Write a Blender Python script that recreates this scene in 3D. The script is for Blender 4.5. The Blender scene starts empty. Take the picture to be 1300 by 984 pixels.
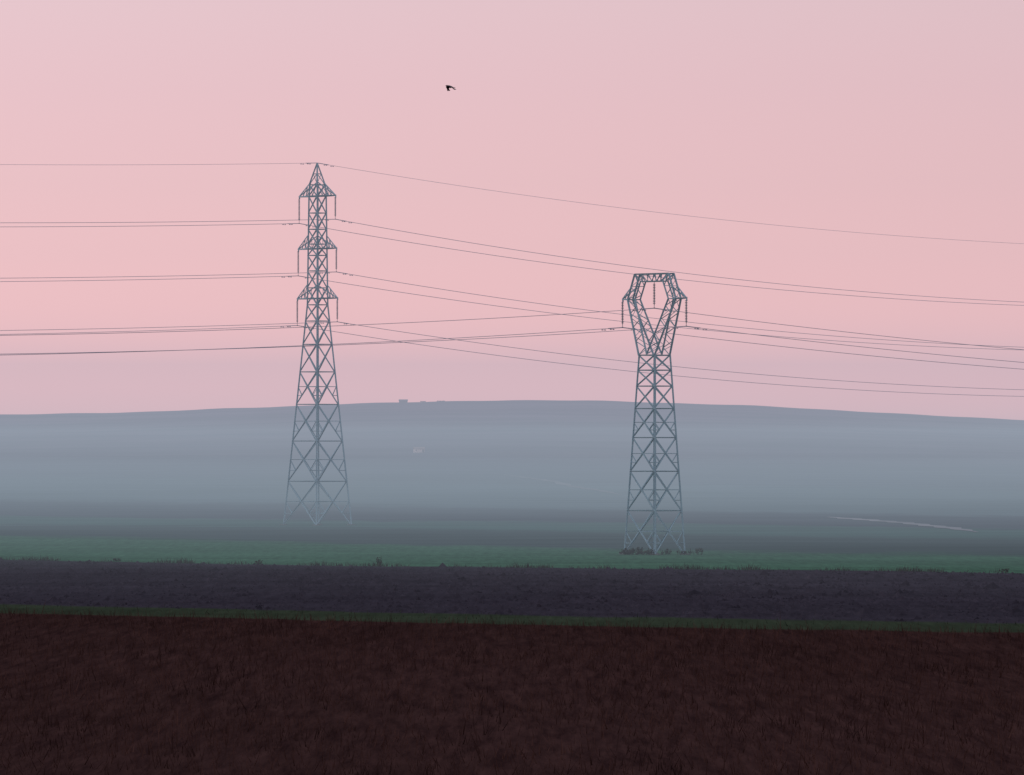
import bpy, math, random
import numpy as np
from mathutils import Vector, Matrix
random.seed(4); rng=np.random.default_rng(7)
S=bpy.context.scene
S.view_settings.view_transform='Standard'; S.view_settings.look='None'; S.view_settings.exposure=0
def sm(t):
    t=np.clip(t,0,1); return t*t*(3-2*t)
F=7222.0; H=12.0; YH=560.0
# ------------------------------------------------------------ terrain height
CX=np.array([-4000,-1500,-700,-270,-187,-116,-62,-21,21,83,145,208,270,700,1500,4000.])
CZ=np.array([18,19,22,25.9,27.4,30.7,32.4,33.3,33.6,32.4,29.9,26.1,22.9,19,18,18.])
def terr(x,y):
    x=np.asarray(x,float); y=np.asarray(y,float)
    k=10.3*(1-sm((y-2)/150.0))
    C=0.5*np.interp(x,CX,CZ)+0.25*(np.interp(x-22,CX,CZ)+np.interp(x+22,CX,CZ))
    t=(y-1000)/2000.0
    g=np.where(t<1,np.clip(t,0,1)**1.7,np.clip(1-1.6*np.clip(t-1,0,9)**1.3,0,1))
    h=C*g
    r=0.12*np.sin(x*.031+1.3)*np.sin(y*.017)+.08*np.sin(x*.09+y*.045)
    return k+h+r*sm((y-160)/200)+g*.25*np.sin(x*.11)*np.sin(x*.047+2)
def tz(x,y): return float(terr(x,y))
# ------------------------------------------------------------ materials
def new_mat(name):
    m=bpy.data.materials.new(name); m.use_nodes=True; nt=m.node_tree; nt.nodes.clear()
    o=nt.nodes.new('ShaderNodeOutputMaterial'); return m,nt,o
class NB:
    def __init__(s,nt): s.nt=nt
    def n(s,t,**k):
        q=s.nt.nodes.new(t)
        for a,b in k.items(): setattr(q,a,b)
        return q
    def l(s,a,b): s.nt.links.new(a,b)
    def math(s,op,a,b=None,c=None):
        q=s.n('ShaderNodeMath',operation=op)
        for i,v in enumerate((a,b,c)):
            if v is None: continue
            if hasattr(v,'is_linked'): s.l(v,q.inputs[i])
            else: q.inputs[i].default_value=v
        return q.outputs[0]
    def mix(s,f,a,b,bt='MIX'):
        q=s.n('ShaderNodeMix',data_type='RGBA',blend_type=bt)
        for i,v in ((0,f),(6,a),(7,b)):
            if hasattr(v,'is_linked'): s.l(v,q.inputs[i])
            elif i==0: q.inputs[0].default_value=v
            else: q.inputs[i].default_value=(*v,1)
        return q.outputs[2]
    def noise(s,vec,scale,sc=(1,1,1),detail=4,rough=.6):
        mp=s.n('ShaderNodeMapping'); s.l(vec,mp.inputs[0]); mp.inputs['Scale'].default_value=sc
        q=s.n('ShaderNodeTexNoise'); s.l(mp.outputs[0],q.inputs['Vector'])
        q.inputs['Scale'].default_value=scale; q.inputs['Detail'].default_value=detail; q.inputs['Roughness'].default_value=rough
        return q.outputs['Fac']
    def rng(s,v,a,b,c,d,smooth=False):
        q=s.n('ShaderNodeMapRange'); 
        if smooth: q.interpolation_type='SMOOTHSTEP'
        s.l(v,q.inputs[0])
        for i,x in enumerate((a,b,c,d)): q.inputs[i+1].default_value=x
        return q.outputs[0]
def simple(name,c1,c2,scale=1.0,rough=.8,spec=.3,metal=0,sc=(1,1,1)):
    m,nt,o=new_mat(name); b=NB(nt)
    g=b.n('ShaderNodeNewGeometry')
    f=b.rng(b.noise(g.outputs['Position'],scale,sc),.3,.7,0,1)
    col=b.mix(f,c1,c2)
    p=b.n('ShaderNodeBsdfPrincipled'); b.l(col,p.inputs['Base Color'])
    p.inputs['Roughness'].default_value=rough; p.inputs['Metallic'].default_value=metal
    p.inputs['Specular IOR Level'].default_value=spec
    b.l(p.outputs[0],o.inputs[0]); return m
M_steel=simple('galvanised_steel',(.23,.38,.44),(.30,.46,.52),.8,.7,.2,0)  # pale blue base colour carries part of the haze over the towers
M_ins=simple('insulator_glass',(.10,.15,.18),(.14,.19,.22),3,.4,.4)
M_wire=simple('aluminium_conductor',(.30,.33,.40),(.36,.38,.45),.1,.6,.3,0)
M_conc=simple('concrete',(.12,.14,.14),(.18,.19,.19),2,.95,.1)
M_scrub=simple('scrub_leaves',(.04,.05,.048),(.08,.08,.065),.9,1,0)
M_hill=simple('hilltop_scrub',(.06,.065,.07),(.10,.10,.10),.9,1,0)
M_dry=simple('dry_weeds',(.024,.012,.011),(.088,.043,.036),.30,1,0,sc=(1,.12,1))
M_strip=simple('verge_grass',(.022,.034,.023),(.055,.072,.042),.5,1,0,sc=(1,.2,1))
M_soil=simple('ploughed_clods',(.028,.026,.034),(.064,.058,.074),.4,1,0,sc=(1,.15,1))
M_wall=simple('plaster_pink_white',(.75,.60,.55),(.85,.72,.66),.8,.9,.1)
M_roof=simple('old_roof',(.30,.24,.23),(.4,.32,.3),.8,.9,.1)
M_greywall=simple('weathered_wall',(.14,.13,.15),(.2,.19,.2),.8,.9,.1)
M_dark=simple('dark_opening',(.10,.09,.1),(.14,.12,.12),2,.5,.3)
M_bird=simple('crow_feathers',(.012,.011,.014),(.03,.027,.032),12,.6,.3)
M_track=simple('dusty_track',(.13,.14,.15),(.36,.35,.36),.05,1,0)
M_track2=simple('worn_track',(.10,.11,.12),(.22,.21,.22),.06,1,0)

def mesh_obj(name,verts,faces,mat,parent=None,smooth=False):
    me=bpy.data.meshes.new(name); 
    me.from_pydata([tuple(v) for v in verts],[],faces); me.update()
    if smooth: me.polygons.foreach_set('use_smooth',[True]*len(me.polygons))
    o=bpy.data.objects.new(name,me); S.collection.objects.link(o)
    me.materials.append(mat)
    if parent: o.parent=parent
    return o
# ------------------------------------------------------------ ground
xs=np.unique(np.concatenate([np.arange(-4000,-400,150),np.arange(-400,401,8),np.arange(400,4001,150)])).astype(float)
ys=np.unique(np.concatenate([np.arange(-400,0,25),np.arange(0,200,5),np.arange(200,1200,8),np.arange(1200,3300,15),np.arange(3300,7001,150)])).astype(float)
X,Y=np.meshgrid(xs,ys); Z=terr(X,Y)
nx,ny=len(xs),len(ys)
V=np.stack([X.ravel(),Y.ravel(),Z.ravel()],1)
idx=np.arange(nx*ny).reshape(ny,nx)
Fc=np.stack([idx[:-1,:-1].ravel(),idx[:-1,1:].ravel(),idx[1:,1:].ravel(),idx[1:,:-1].ravel()],1)
m,nt,o=new_mat('farmland'); b=NB(nt)
g=b.n('ShaderNodeNewGeometry'); P=g.outputs['Position']
sp=b.n('ShaderNodeSeparateXYZ'); b.l(P,sp.inputs[0]); px_,py_=sp.outputs[0],sp.outputs[1]
def bline(ya,yb):
    D1=F*H/(ya-YH); D2=F*H/(yb-YH); s=(D2-D1)/(.09*(D1+D2)); return D1+.09*D1*s, s
n_edge=b.rng(b.noise(P,.12,(1,.3,1),5,.7),.25,.75,-1,1)
n_fine=b.noise(P,1.3,(1,.07,1),6,.75)
n_row=b.noise(P,.09,(.12,1,1),6,.7)
n_big=b.noise(P,.012,(1,.5,1),4,.6)
n_hill=b.noise(P,.006,(1.0,2.2,1),5,.65)
def comb(q):
    k=b.n('ShaderNodeCombineXYZ'); 
    for i in range(3): b.l(q,k.inputs[i])
    return k.outputs[0]
def var(c,lo,hi,fac):
    q=b.rng(fac,.28,.72,lo,hi)
    return b.mix(1.0,c,comb(q),'MULTIPLY')
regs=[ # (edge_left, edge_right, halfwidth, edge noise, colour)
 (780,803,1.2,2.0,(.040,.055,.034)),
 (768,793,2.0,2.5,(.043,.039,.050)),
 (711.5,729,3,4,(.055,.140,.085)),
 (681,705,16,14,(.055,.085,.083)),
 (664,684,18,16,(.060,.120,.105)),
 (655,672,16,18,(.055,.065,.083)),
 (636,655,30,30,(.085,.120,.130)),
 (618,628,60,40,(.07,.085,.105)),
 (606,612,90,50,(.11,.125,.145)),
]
col=b.mix(b.rng(n_fine,.35,.65,0,1),(.024,.012,.012),(.060,.031,.028))
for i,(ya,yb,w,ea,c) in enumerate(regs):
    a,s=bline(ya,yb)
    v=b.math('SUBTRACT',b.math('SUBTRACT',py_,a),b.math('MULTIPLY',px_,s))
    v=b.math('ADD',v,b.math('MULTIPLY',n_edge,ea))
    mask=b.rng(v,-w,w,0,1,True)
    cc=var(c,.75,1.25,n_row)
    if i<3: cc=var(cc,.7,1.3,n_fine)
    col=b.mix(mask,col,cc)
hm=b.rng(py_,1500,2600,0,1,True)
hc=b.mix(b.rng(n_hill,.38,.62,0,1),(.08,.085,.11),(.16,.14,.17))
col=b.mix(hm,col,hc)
col=var(col,.80,1.20,n_big)
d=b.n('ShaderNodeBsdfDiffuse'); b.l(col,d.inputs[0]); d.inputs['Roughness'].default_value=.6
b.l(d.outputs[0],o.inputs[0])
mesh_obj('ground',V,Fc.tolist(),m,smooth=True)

# ------------------------------------------------------------ lattice towers
class Lat:
    def __init__(s): s.v=[]; s.f=[]
    def bar(s,a,c,w):
        a=Vector(a); c=Vector(c); d=(c-a)
        if d.length<1e-4: return
        d.normalize(); up=Vector((0,0,1)) if abs(d.z)<.95 else Vector((0,1,0))
        u=d.cross(up).normalized(); v=d.cross(u).normalized(); t=w*.3; h=w/2
        sec=[(0,0),(w,0),(w,t),(t,t),(t,w),(0,w)]
        n=len(s.v)
        for e in (a,c):
            for x,y in sec: s.v.append(e+u*(x-h)+v*(y-h))
        for i in range(6):
            j=(i+1)%6; s.f.append((n+i,n+j,n+6+j,n+6+i))
        s.f.append((n,n+3,n+2,n+1)); s.f.append((n,n+5,n+4,n+3))
        s.f.append((n+6,n+7,n+8,n+9)); s.f.append((n+6,n+9,n+10,n+11))
    def block(s,c,sx,sy,z0,z1):
        n=len(s.v)
        for z in (z0,z1):
            for x,y in ((-1,-1),(1,-1),(1,1),(-1,1)): s.v.append(Vector((c[0]+x*sx,c[1]+y*sy,z)))
        s.f+= [(n,n+3,n+2,n+1),(n+4,n+5,n+6,n+7)]+[(n+i,n+(i+1)%4,n+4+(i+1)%4,n+4+i) for i in range(4)]
def corners(sx,sy,z): return [Vector((-sx,-sy,z)),Vector((sx,-sy,z)),Vector((sx,sy,z)),Vector((-sx,sy,z))]
def body(L,levels,sf,wl,wb,ws,big):
    for i in range(len(levels)-1):
        z0,z1=levels[i],levels[i+1]; a=corners(sf(z0),sf(z0),z0); c=corners(sf(z1),sf(z1),z1)
        for k in range(4):
            j=(k+1)%4
            L.bar(a[k],c[k],wl); L.bar(a[k],c[j],wb); L.bar(a[j],c[k],wb)
            L.bar(c[k],c[j],wb)
            if z1-z0>big:
                w0=(a[j]-a[k]).length; w1=(c[j]-c[k]).length; tt=w0/(w0+w1)
                X=a[k].lerp(c[j],tt)
                lk=a[k].lerp(c[k],tt); lj=a[j].lerp(c[j],tt)
                L.bar(lk,X,ws); L.bar(lj,X,ws)
                L.bar(a[k].lerp(X,.5),a[k].lerp(lk,.5),ws); L.bar(a[j].lerp(X,.5),a[j].lerp(lj,.5),ws)
                L.bar(a[k].lerp(X,.5),lk,ws); L.bar(a[j].lerp(X,.5),lj,ws)
        if i%2==1: L.bar(c[0],c[2],ws); L.bar(c[1],c[3],ws)
def zig(L,p0,p1,q0,q1,n,w):
    "lacing between two chords p0-p1 and q0-q1"
    for i in range(n):
        a=p0.lerp(p1,i/n); bq=q0.lerp(q1,(i+.5)/n); c=p0.lerp(p1,(i+1)/n)
        L.bar(a,bq,w); L.bar(bq,c,w)
def tower_a():
    L=Lat()
    def sf(z): return float(np.interp(z,[0,31.2,46.6,48.2],[3.4,1.02,.86,.80]))
    lv=[0,6.2,11.9,17.1,21.7,25.6,28.9,31.2,33.6,36.0,38.2,39.8,41.9,44.2,46.6,48.2]
    body(L,lv,sf,.23,.13,.08,4.3)
    top=Vector((0,0,51.3))
    for c in corners(sf(48.2),sf(48.2),48.2): L.bar(c,top,.19)
    for k in range(4):
        c0=corners(.8,.8,48.2); a=c0[k].lerp(top,.5); bq=c0[(k+1)%4].lerp(top,.5); L.bar(a,bq,.1); L.bar(c0[k],bq,.09)
    arms=[(46.6,48.6,3.75),(39.15,41.0,3.95),(32.1,34.0,4.15)]
    for zb,zt,ln in arms:
        s=sf(zb)
        for k in range(4):
            cc=corners(s,s,zb); L.bar(cc[k],cc[(k+1)%4],.17)
        for sg in (-1,1):
            tip=Vector((sg*ln,0,zb))
            s2=sf(min(zt,48.2)); 
            for yy in (-1,1):
                pb=Vector((sg*s,yy*s,zb)); pt=Vector((sg*s2*(.75 if zt>48.2 else 1),yy*s2*(.75 if zt>48.2 else 1),zt))
                L.bar(pb,tip,.18); L.bar(pt,tip,.15)
                for q in (.3,.6):
                    L.bar(pb.lerp(tip,q),pt.lerp(tip,q),.08)
                    L.bar(pb.lerp(tip,q),pt.lerp(tip,q-.3),.08)
            p=[Vector((sg*s,-s,zb)),Vector((sg*s,s,zb))]
            for q in (.25,.5,.75): L.bar(p[0].lerp(tip,q),p[1].lerp(tip,q),.08); L.bar(p[0].lerp(tip,q),p[1].lerp(tip,q-.25),.08)
            L.bar(tip-Vector((0,0,.35)),tip+Vector((0,0,.1)),.2)
    for z in np.arange(3,46,.8):   # climbing pegs on one leg
        s=sf(z); L.bar((s,-s,z),(s+.25,-s,z),.04)
    return L,[(sg*ln,zb,3.35 if sg>0 else 3.75) for zb,zt,ln in arms for sg in (-1,1)],corners(3.4,3.4,0)
def tower_b():
    L=Lat()
    def sf(z): return float(np.interp(z,[0,21.3],[2.29,1.17]))
    lv=[0,4.7,8.9,12.5,15.6,18.0,19.7,21.3]
    body(L,lv,sf,.20,.12,.07,3.0)
    wz=21.3; d=.40
    for sg in (-1,1):
        def V3(x,y,z): return Vector((sg*x,y,z))
        o0=[V3(1.17,y,wz) for y in (-1.17,1.17)]; o1=[V3(3.55,y*d,27.3) for y in (-1,1)]
        i0=[V3(.0,y,wz+.1) for y in (-1.17,1.17)]; i1=[V3(2.45,y*d,27.3) for y in (-1,1)]
        o2=[V3(2.5,y*d,30.0) for y in (-1,1)]; i2=[V3(1.65,y*d,29.2) for y in (-1,1)]
        for k in (0,1):
            L.bar(o0[k],o1[k],.16); L.bar(i0[k],i1[k],.14); L.bar(o1[k],o2[k],.15); L.bar(i1[k],i2[k],.12)
            zig(L,o0[k],o1[k],i0[k],i1[k],4,.07); zig(L,o1[k],o2[k],i1[k],i2[k],2,.07)
            L.bar(o1[k],i1[k],.11); L.bar(o2[k],i2[k],.10)
        zig(L,o0[0],o1[0],o0[1],o1[1],3,.06); zig(L,i0[0],i1[0],i0[1],i1[1],3,.06)
        zig(L,o1[0],o2[0],o1[1],o2[1],2,.06)
        for a in (o1,i1,o2,i2): L.bar(a[0],a[1],.09)
        tip=V3(4.7,0,27.35)
        for k in (0,1):
            mm=o1[k].lerp(o2[k],.45); L.bar(o1[k],tip,.14); L.bar(mm,tip,.13)
            L.bar(o1[k].lerp(tip,.5),mm.lerp(tip,.4),.07)
        L.bar(tip-Vector((0,0,.3)),tip+Vector((0,0,.1)),.18)
    for y in (-d,d):
        t0,t1=Vector((-2.5,y,30)),Vector((2.5,y,30)); b0,b1=Vector((-1.65,y,29.2)),Vector((1.65,y,29.2))
        L.bar(t0,t1,.15); L.bar(b0,b1,.13); zig(L,t0,t1,b0,b1,5,.08)
    zig(L,Vector((-2.5,-d,30)),Vector((2.5,-d,30)),Vector((-2.5,d,30)),Vector((2.5,d,30)),5,.07)
    L.bar((0,-d,29.2),(0,d,29.2),.13)
    for y in (-1.17,1.17): L.bar((-1.17,y,wz),(1.17,y,wz),.14)
    return L,[(-4.7,27.35,3.0),(0,29.2,2.85),(4.7,27.35,3.0)],corners(2.29,2.29,0)
def string_mesh(ln):
    prof=[(.03,0),(.03,-.25)]
    n=int((ln-.55)/.17)
    for i in range(n):
        z=-.25-i*.17; prof+=[(.05,z),(.15,z-.05),(.16,z-.08),(.05,z-.10),(.05,z-.16)]
    prof+=[(.03,-ln+.25),(.03,-ln+.05),(.10,-ln+.04),(.10,-ln-.06),(.01,-ln-.06)]
    v=[];f=[];N=10
    for r,z in prof:
        for k in range(N): v.append((r*math.cos(k*2*math.pi/N),r*math.sin(k*2*math.pi/N),z))
    for i in range(len(prof)-1):
        for k in range(N):
            j=(k+1)%N; f.append((i*N+k,i*N+j,(i+1)*N+j,(i+1)*N+k))
    return v,f
LA,attA,feetA=tower_a(); LB,attB,feetB=tower_b()
ROT=-math.pi/4
def place(L,att,feet,x,y):
    z=tz(x,y)
    me=mesh_obj('transmission_tower',L.v,L.f,M_steel); me.location=(x,y,z); me.rotation_euler=(0,0,ROT)
    fl=Lat()
    for c in feet: fl.block(c,.4,.4,-.8,.12)
    mesh_obj('footing',fl.v,fl.f,M_conc,me)
    for i,(lx,lz,ln) in enumerate(att):
        v,f=string_mesh(ln); q=mesh_obj('insulator_string',v,f,M_ins,me); q.location=(lx,0,lz)
    return Vector((x,y,z))
R=Matrix.Rotation(ROT,3,'Z')
def pts(base,att,extra=()):
    out=[base+R@Vector((lx,0,lz-ln-.02)) for lx,lz,ln in att]
    return out+[base+R@Vector(e) for e in extra]
dirv=Vector((1,1,0))/math.sqrt(2)
A0=Vector((-27.6,806,0)); B0=Vector((15.2,608,0))
A=[A0-dirv*300,A0,A0+dirv*340]; B=[B0-dirv*300,B0,B0+dirv*300]
A=[place(LA,attA,feetA,p.x,p.y) for p in A]; B=[place(LB,attB,feetB,p.x,p.y) for p in B]
def tube(v,f,P,r,N=6):
    n0=len(v)
    for i,p in enumerate(P):
        d=(P[min(i+1,len(P)-1)]-P[max(i-1,0)]).normalized(); u=d.cross(Vector((0,0,1))).normalized(); w=u.cross(d)
        for k in range(N):
            a=k*2*math.pi/N; v.append(p+u*math.cos(a)*r+w*math.sin(a)*r)
    for i in range(len(P)-1):
        for k in range(N):
            j=(k+1)%N; f.append((n0+i*N+k,n0+i*N+j,n0+(i+1)*N+j,n0+(i+1)*N+k))
def line(T,att,extra,sags,esag,r,er):
    v=[];f=[]
    for s in (0,1):
        p0=pts(T[s],att,extra); p1=pts(T[s+1],att,extra)
        for i,(a,c) in enumerate(zip(p0,p1)):
            e=i>=len(att); sag=(esag if e else sags)[s]
            if not e: sag*=1+.03*math.sin(i*2.1)
            PP=[a.lerp(c,t)-Vector((0,0,4*sag*t*(1-t))) for t in np.linspace(0,1,61)]
            tube(v,f,PP,er if e else r)
            Ln=(c-a).length
            for a0,a1 in ((0,2.2),(Ln-2.2,Ln)):   # armour rods
                Q=[a.lerp(c,q/Ln)-Vector((0,0,4*sag*(q/Ln)*(1-q/Ln))) for q in np.linspace(a0,a1,4)]
                tube(v,f,Q,.055)
            for q in (1.6,2.9,Ln-1.6,Ln-2.9):  # stockbridge dampers
                t=q/Ln; c0=a.lerp(c,t)-Vector((0,0,4*sag*t*(1-t)+.12)); dd=(c-a).normalized()
                tube(v,f,[c0-dd*.3,c0-dd*.12],.06); tube(v,f,[c0-dd*.12,c0+dd*.12],.02); tube(v,f,[c0+dd*.12,c0+dd*.3],.06)
    return mesh_obj('power_line',v,f,M_wire)
line(A,attA,[(0,0,51.3)],(3.2,8.9),(3.5,7.6),.037,.024)
line(B,attB,[],(4.8,5.7),(1,1),.030,.02)

# ------------------------------------------------------------ vegetation masses
def blades(name,x,y,h,w,mat,lean=.35):
    n=len(x); z=terr(x,y)
    a=rng.uniform(0,math.pi,n); dx=np.cos(a)*w/2; dy=np.sin(a)*w/2
    lx=rng.normal(0,lean,n)*h; ly=rng.normal(0,lean,n)*h
    v=np.empty((n,3,3)); v[:,0]=np.stack([x-dx,y-dy,z-.03],1); v[:,1]=np.stack([x+dx,y+dy,z-.03],1); v[:,2]=np.stack([x+lx,y+ly,z+h],1)
    me=bpy.data.meshes.new(name); me.vertices.add(n*3); me.vertices.foreach_set('co',v.ravel())
    me.loops.add(n*3); me.loops.foreach_set('vertex_index',np.arange(n*3)); me.polygons.add(n)
    me.polygons.foreach_set('loop_start',np.arange(n)*3); me.polygons.foreach_set('loop_total',np.full(n,3)); me.update(calc_edges=True)
    me.materials.append(mat); o=bpy.data.objects.new(name,me); S.collection.objects.link(o)
def eline(ya,yb,x):
    a,s=bline(ya,yb); return a+s*x
n=130000; x=rng.uniform(-75,75,n); y=rng.uniform(175,440,n); k=y<eline(780,803,x)-.5
x,y=x[k],y[k]; dens=np.sin(x*.21+np.sin(y*.05)*2)*np.sin(y*.06+x*.03)+rng.normal(0,.6,len(x)); k=dens>-.7; x,y=x[k],y[k]
hh=rng.gamma(5,.085,len(x)); tall=rng.uniform(0,1,len(x))>.985; hh=np.where(tall,hh*1.9,hh)
blades('dry_grass',x,y,hh,rng.uniform(.02,.06,len(x)),M_dry)
n=22000; x=rng.uniform(-75,75,n); y=rng.uniform(300,500,n); k=(y>eline(780,803,x)-1)&(y<eline(768,793,x)+1); x,y=x[k],y[k]
blades('verge_grass',x,y,rng.gamma(5,.035,len(x)),rng.uniform(.03,.07,len(x)),M_strip)
n=9000; x=rng.uniform(-90,90,n); y=eline(711.5,729,x)+rng.normal(0,1.3,n)
cl=np.sin(x*.9)+np.sin(x*.37+1)+np.sin(x*2.3+.5)*.6+rng.normal(0,.8,n); k=cl>.5; x,y,cl=x[k],y[k],cl[k]
blades('field_margin_weeds',x,y,.18+.16*np.clip(cl,0,3)*rng.uniform(.3,1.3,len(x)),rng.uniform(.04,.09,len(x)),M_scrub)
n=30000; x=rng.uniform(-80,80,n); y=rng.uniform(350,590,n); k=(y>eline(768,793,x)+1)&(y<eline(711.5,729,x)-1); x,y=x[k],y[k]
y=y-(y%1.6)+rng.normal(0,.18,len(y)); z=terr(x,y); r=rng.gamma(4,.036,len(x))
n=len(x); vv=np.empty((n,5,3)); ang=rng.uniform(0,6.28,n)
for q in range(4):
    aa=ang+q*math.pi/2; rr=r*rng.uniform(.7,1.6,n); vv[:,q]=np.stack([x+rr*np.cos(aa),y+rr*np.sin(aa),z-.05],1)
vv[:,4]=np.stack([x+rng.normal(0,.05,n),y+rng.normal(0,.05,n),z+r*rng.uniform(.4,1.0,n)],1)
base=np.arange(n)[:,None]*5; tri=np.array([[0,1,4],[1,2,4],[2,3,4],[3,0,4]])
mesh_obj('ploughed_soil_clods',vv.reshape(-1,3).tolist(),(base[:,:,None]+tri[None]).reshape(-1,3).tolist(),M_soil)
def bush(name,cx,cy,w,h,n,mat=M_scrub,leaf=.12,dp=None):
    z0=tz(cx,cy); dp=dp or w
    L=Lat()
    for i in range(max(5,int(w*3))):
        bx=cx+random.uniform(-w,w)*.4; by=cy+random.uniform(-dp,dp)*.3
        L.bar((bx,by,z0-.1),(bx+random.uniform(-.3,.3)*h,by+random.uniform(-.3,.3)*h,z0+h*random.uniform(.6,1)),.04)
    lob=[(random.uniform(-.42,.42)*w,random.uniform(-.4,.4)*dp,random.uniform(.25,.72)*h,random.uniform(.15,.32)*h) for _ in range(max(6,int(w/h*6)))]
    v=list(L.v); f=list(L.f)
    for i in range(n):
        lx,ly,lz,lr=random.choice(lob); d=Vector((random.gauss(0,1),random.gauss(0,1),random.gauss(0,1))).normalized()*lr*random.uniform(.3,1.15)
        c=Vector((cx+lx,cy+ly,z0+max(.05,lz+d.z)))+Vector((d.x,d.y,0))
        a=Vector((random.gauss(0,1),random.gauss(0,1),random.gauss(0,1))).normalized()*leaf; bq=a.cross(Vector((random.gauss(0,1),random.gauss(0,1),random.gauss(0,1))).normalized())
        k=len(v); v+=[c-a,c+bq,c+a,c-bq*.6]; f.append((k,k+1,k+2,k+3))
    return mesh_obj(name,v,f,mat)
for i in range(11):
    bush('bush',15.2+random.uniform(-3.4,4.4),606+random.uniform(-2,2),random.uniform(.8,1.8),random.uniform(.4,.9),190,leaf=.07)
for pxx,w,h in ((480,.4,1.1),(322,.8,.5),(130,1.0,.4),(1240,1.0,.45)):
    t=(pxx-650)/F*545; bush('bush',t,eline(711.5,729,t)+.5,w,h,110,leaf=.06)
def at(px,D): return (px-650)/F*D
for px0,w,h in ((537,3.5,.55),(560,5,.35)):
    bush('bush',at(px0,2999),2999,w,h,260,M_hill,leaf=.2)
def box(v,f,x0,x1,y0,y1,z0,z1):
    n=len(v); v+=[(x0,y0,z0),(x1,y0,z0),(x1,y1,z0),(x0,y1,z0),(x0,y0,z1),(x1,y0,z1),(x1,y1,z1),(x0,y1,z1)]
    f+=[(n,n+3,n+2,n+1),(n+4,n+5,n+6,n+7),(n,n+1,n+5,n+4),(n+1,n+2,n+6,n+5),(n+2,n+3,n+7,n+6),(n+3,n,n+4,n+7)]
def hut(name,x,y,w,dp,h,rh,wall,rot=0,sink=.15,roof=None):
    e=bpy.data.objects.new(name,None); S.collection.objects.link(e); e.location=(x,y,tz(x,y)-sink); e.rotation_euler=(0,0,rot)
    v=[];f=[]; box(v,f,-w/2,w/2,-dp/2,dp/2,0,h)
    n=len(v); v+=[(-w/2,-dp/2,h+.002),(-w/2,dp/2,h+.002),(-w/2,0,h+rh),(w/2,-dp/2,h+.002),(w/2,dp/2,h+.002),(w/2,0,h+rh)]
    f+=[(n,n+2,n+1),(n+3,n+4,n+5)]; mesh_obj('walls',v,f,wall,e)
    v=[];f=[]; o=.2
    for s in (-1,1):
        n=len(v); sl=rh/(dp/2); 
        q=[(-w/2-o,s*(dp/2+o),h-o*sl+.04),(w/2+o,s*(dp/2+o),h-o*sl+.04),(w/2+o,0,h+rh+.04),(-w/2-o,0,h+rh+.04)]
        v+=q+[(a,bb,c+.09) for a,bb,c in q]
        f+=[(n,n+1,n+2,n+3),(n+4,n+5,n+6,n+7)]+[(n+i,n+(i+1)%4,n+4+(i+1)%4,n+4+i) for i in range(4)]
    mesh_obj('roof',v,f,roof or M_roof,e)
    v=[];f=[]; box(v,f,w*.28,w*.28+.6,-dp/2-.03,-dp/2+.02,.15,h-.25); mesh_obj('door',v,f,M_dark,e)
    v=[];f=[]; box(v,f,-w*.3-.2,-w*.3+.2,-dp/2-.03,-dp/2+.02,h*.5,h*.8)
    mesh_obj('window',v,f,M_dark,e)
hut('farm_hut',at(532,1880),1880,3.4,3.0,1.4,.45,M_wall,.1)
hut('farmhouse',at(512,2998),2998,4.4,5,1.6,.6,M_greywall,0,.7,M_greywall)
# ------------------------------------------------------------ dirt track (sheet draped on the ground)
def find(px,py):
    for D in np.arange(700,3000,4.0):
        xx=at(px,D); yy=YH-F*(tz(xx,D)-H)/D
        if yy<=py: return xx,D
    return at(px,2990),2990
def track(P,w,mat):
    Q=[Vector((*find(*p),0)) for p in P]; v=[];f=[]; pp=[]
    for i in range(len(Q)-1):
        for t in np.linspace(0,1,12)[:-1]: pp.append(Q[i].lerp(Q[i+1],t))
    pp.append(Q[-1])
    for i,p in enumerate(pp):
        ww=w*(1+.35*math.sin(i*1.3))*min(1,.15+i/8,.15+(len(pp)-1-i)/8)
        d=(pp[min(i+1,len(pp)-1)]-pp[max(i-1,0)]).normalized(); s=Vector((-d.y,d.x,0))*ww/2
        for q in (p-s,p,p+s): v.append((q.x,q.y,tz(q.x,q.y)+.06))
    for i in range(len(pp)-1):
        for k in (0,1): f.append((i*3+k,i*3+k+1,i*3+3+k+1,i*3+3+k))
    mesh_obj('dirt_track',v,f,mat)
track([(1050,657),(1100,660.5),(1150,664.5),(1195,669.5),(1240,676)],2.8,M_track)
track([(640,603),(670,607),(705,612),(740,620),(790,629)],2.4,M_track2)
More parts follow.
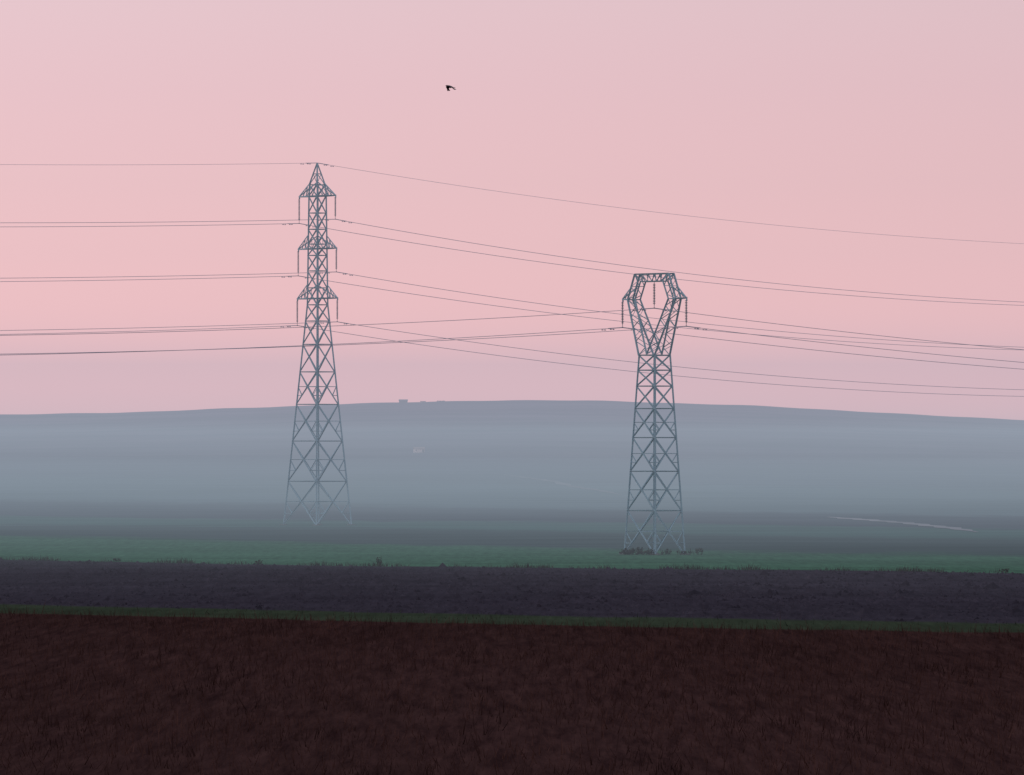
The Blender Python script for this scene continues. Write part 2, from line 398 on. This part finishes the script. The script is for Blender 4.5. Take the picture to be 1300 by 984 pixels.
# ------------------------------------------------------------ crow
def crow(x,y,z):
    e=bpy.data.objects.new('crow',None); S.collection.objects.link(e); e.location=(x,y,z); e.rotation_euler=(0,math.radians(10),math.radians(20)); e.scale=(1.12,1.12,1.12)
    prof=[(-.27,.0,.004),(-.235,.0,.012),(-.215,.004,.018),(-.20,.008,.034),(-.165,.01,.043),(-.12,.004,.044),(-.06,-.004,.064),(.0,-.01,.068),(.07,-.008,.058),(.13,0,.038),(.17,.004,.024)]
    v=[];f=[];N=12
    for px0,pz,r in prof:
        for k in range(N): v.append((px0,r*.95*math.cos(k*math.pi*2/N),pz+r*math.sin(k*math.pi*2/N)))
    for i in range(len(prof)-1):
        for k in range(N):
            j=(k+1)%N; f.append((i*N+k,(i+1)*N+k,(i+1)*N+j,i*N+j))
    f.append(tuple(range(N))); f.append(tuple((len(prof)-1)*N+k for k in range(N))[::-1])
    mesh_obj('body',v,f,M_bird,e,True)
    v=[(.13,-.02,.012),(.13,.02,.012),(.30,.07,.0),(.315,.03,-.002),(.32,0,0),(.315,-.03,-.002),(.30,-.07,0)]
    v+= [(a,bb,c-.012) for a,bb,c in v]
    f=[tuple(range(7)),tuple(range(13,6,-1))]+[(i,(i+1)%7,7+(i+1)%7,7+i) for i in range(7)]
    mesh_obj('tail',v,f,M_bird,e)
    for s in (-1,1):
        sec=[(-.10,.09,.04,.02),(-.13,.09,.14,.015),(-.13,.07,.25,-.02),(-.07,.09,.34,-.06),(.02,.13,.42,-.10)]
        v=[];f=[]
        for x0,x1,yy,zz in sec:
            for q in (0,.35,.7,1): 
                v.append((x0+(x1-x0)*q,s*yy,zz+.018*math.sin(q*math.pi)))
        for x0,x1,yy,zz in sec:
            for q in (0,.35,.7,1): v.append((x0+(x1-x0)*q,s*yy,zz-.006))
        for lay in (0,20):
            for i in range(4):
                for k in range(3): f.append((lay+i*4+k,lay+i*4+k+1,lay+i*4+4+k+1,lay+i*4+4+k))
        for q in range(5):
            t=q/4; x0=.02+.1*t; n0=len(v); ln=.16-.05*t
            v+=[(x0-.018,s*.42,-.10),(x0+.022,s*.42,-.10),(x0+.09+.03*t,s*(.42+ln*.7),-.10-ln*.5),(x0+.065+.03*t,s*(.42+ln*.78),-.10-ln*.55)]
            f.append((n0,n0+1,n0+2,n0+3))
        mesh_obj('wing',v,f,M_bird,e)
crow(at(571,340),340,12+450/F*340)
# ------------------------------------------------------------ haze: homogeneous mist filling the basin, faint emission standing in for scattered light
def haze(name,x0,x1,y0,y1,z0,z1,sig,c):
    m,nt,o=new_mat(name); b=NB(nt)
    ab=b.n('ShaderNodeVolumeAbsorption'); ab.inputs['Color'].default_value=(0,0,0,1); ab.inputs['Density'].default_value=sig
    em=b.n('ShaderNodeEmission'); em.inputs['Color'].default_value=(*c,1); em.inputs['Strength'].default_value=sig
    ad=b.n('ShaderNodeAddShader'); b.l(ab.outputs[0],ad.inputs[0]); b.l(em.outputs[0],ad.inputs[1]); b.l(ad.outputs[0],o.inputs['Volume'])
    v=[];f=[]; box(v,f,x0,x1,y0,y1,z0,z1); mesh_obj(name,v,f,m)
haze('haze',-3800,3800,425,3700,-6,62,.00041,(.38,.40,.495))
for i,(y0,y1,zt,sg) in enumerate(((515,2400,7,.00042),(530,2700,17,.00028))):
    haze('ground_mist',-3700+i*9,3700-i*9,y0,y1,-5+i*.3,zt,sg,(.315,.42,.48))
# ------------------------------------------------------------ world
w=bpy.data.worlds.new('World'); S.world=w; w.use_nodes=True; nt=w.node_tree; nt.nodes.clear(); b=NB(nt)
out=b.n('ShaderNodeOutputWorld')
sk=b.n('ShaderNodeTexSky'); sk.sky_type='NISHITA'; sk.sun_disc=False; sk.sun_elevation=math.radians(7); sk.sun_rotation=math.radians(-70); sk.dust_density=2
bg1=b.n('ShaderNodeBackground'); b.l(b.mix(1.0,sk.outputs[0],(.12,.12,.2),'MULTIPLY'),bg1.inputs[0]); bg1.inputs[1].default_value=.05
tc=b.n('ShaderNodeTexCoord'); s3=b.n('ShaderNodeSeparateXYZ'); b.l(tc.outputs['Generated'],s3.inputs[0])
cr=b.n('ShaderNodeValToRGB'); b.l(b.rng(s3.outputs[2],-.02,.40,0,1),cr.inputs[0])
cr.color_ramp.interpolation='LINEAR'
E=cr.color_ramp.elements
def pos(z): return (z+.02)/.42
SC=1.7
E[0].position=0; E[0].color=(1.50/SC,.68/SC,.62/SC,1)
E[1].position=1; E[1].color=(.50/SC,.50/SC,.60/SC,1)
for z,c in ((.004,(1.57,.71,.65)),(.012,(1.50,.69,.63)),(.02,(1.35,.655,.605)),(.026,(1.20,.62,.59)),(.033,(1.06,.59,.58)),(.045,(.94,.565,.575)),(.062,(.86,.555,.585)),(.085,(.79,.57,.61)),(.2,(.58,.52,.60))):
    e=E.new(pos(z)); e.color=(c[0]/SC,c[1]/SC,c[2]/SC,1)
bg2=b.n('ShaderNodeBackground'); 
side=b.rng(s3.outputs[0],-.12,.12,1.02*SC,.91*SC)   # gentle fall-off away from the sunset side
b.l(cr.outputs[0],bg2.inputs[0]); b.l(side,bg2.inputs[1])
ad=b.n('ShaderNodeAddShader'); b.l(bg1.outputs[0],ad.inputs[0]); b.l(bg2.outputs[0],ad.inputs[1]); b.l(ad.outputs[0],out.inputs[0])
# sun: low, veiled, from the left beyond the frame
sl=bpy.data.lights.new('sun','SUN'); sl.energy=.5; sl.angle=math.radians(12); sl.color=(1,.84,.78)
so=bpy.data.objects.new('sun',sl); S.collection.objects.link(so)
az=math.radians(-70); el=math.radians(7)
dv=Vector((math.sin(az)*math.cos(el),math.cos(az)*math.cos(el),math.sin(el)))
so.rotation_euler=dv.to_track_quat('Z','Y').to_euler(); so.location=(0,0,100)
# ------------------------------------------------------------ camera
cd=bpy.data.cameras.new('camera'); co=bpy.data.objects.new('camera',cd); S.collection.objects.link(co); S.camera=co
cd.sensor_width=36; cd.sensor_fit='HORIZONTAL'; cd.lens=200; cd.shift_y=68/1300; cd.clip_start=1; cd.clip_end=12000
co.location=(0,0,H); co.rotation_euler=(math.pi/2,0,0)
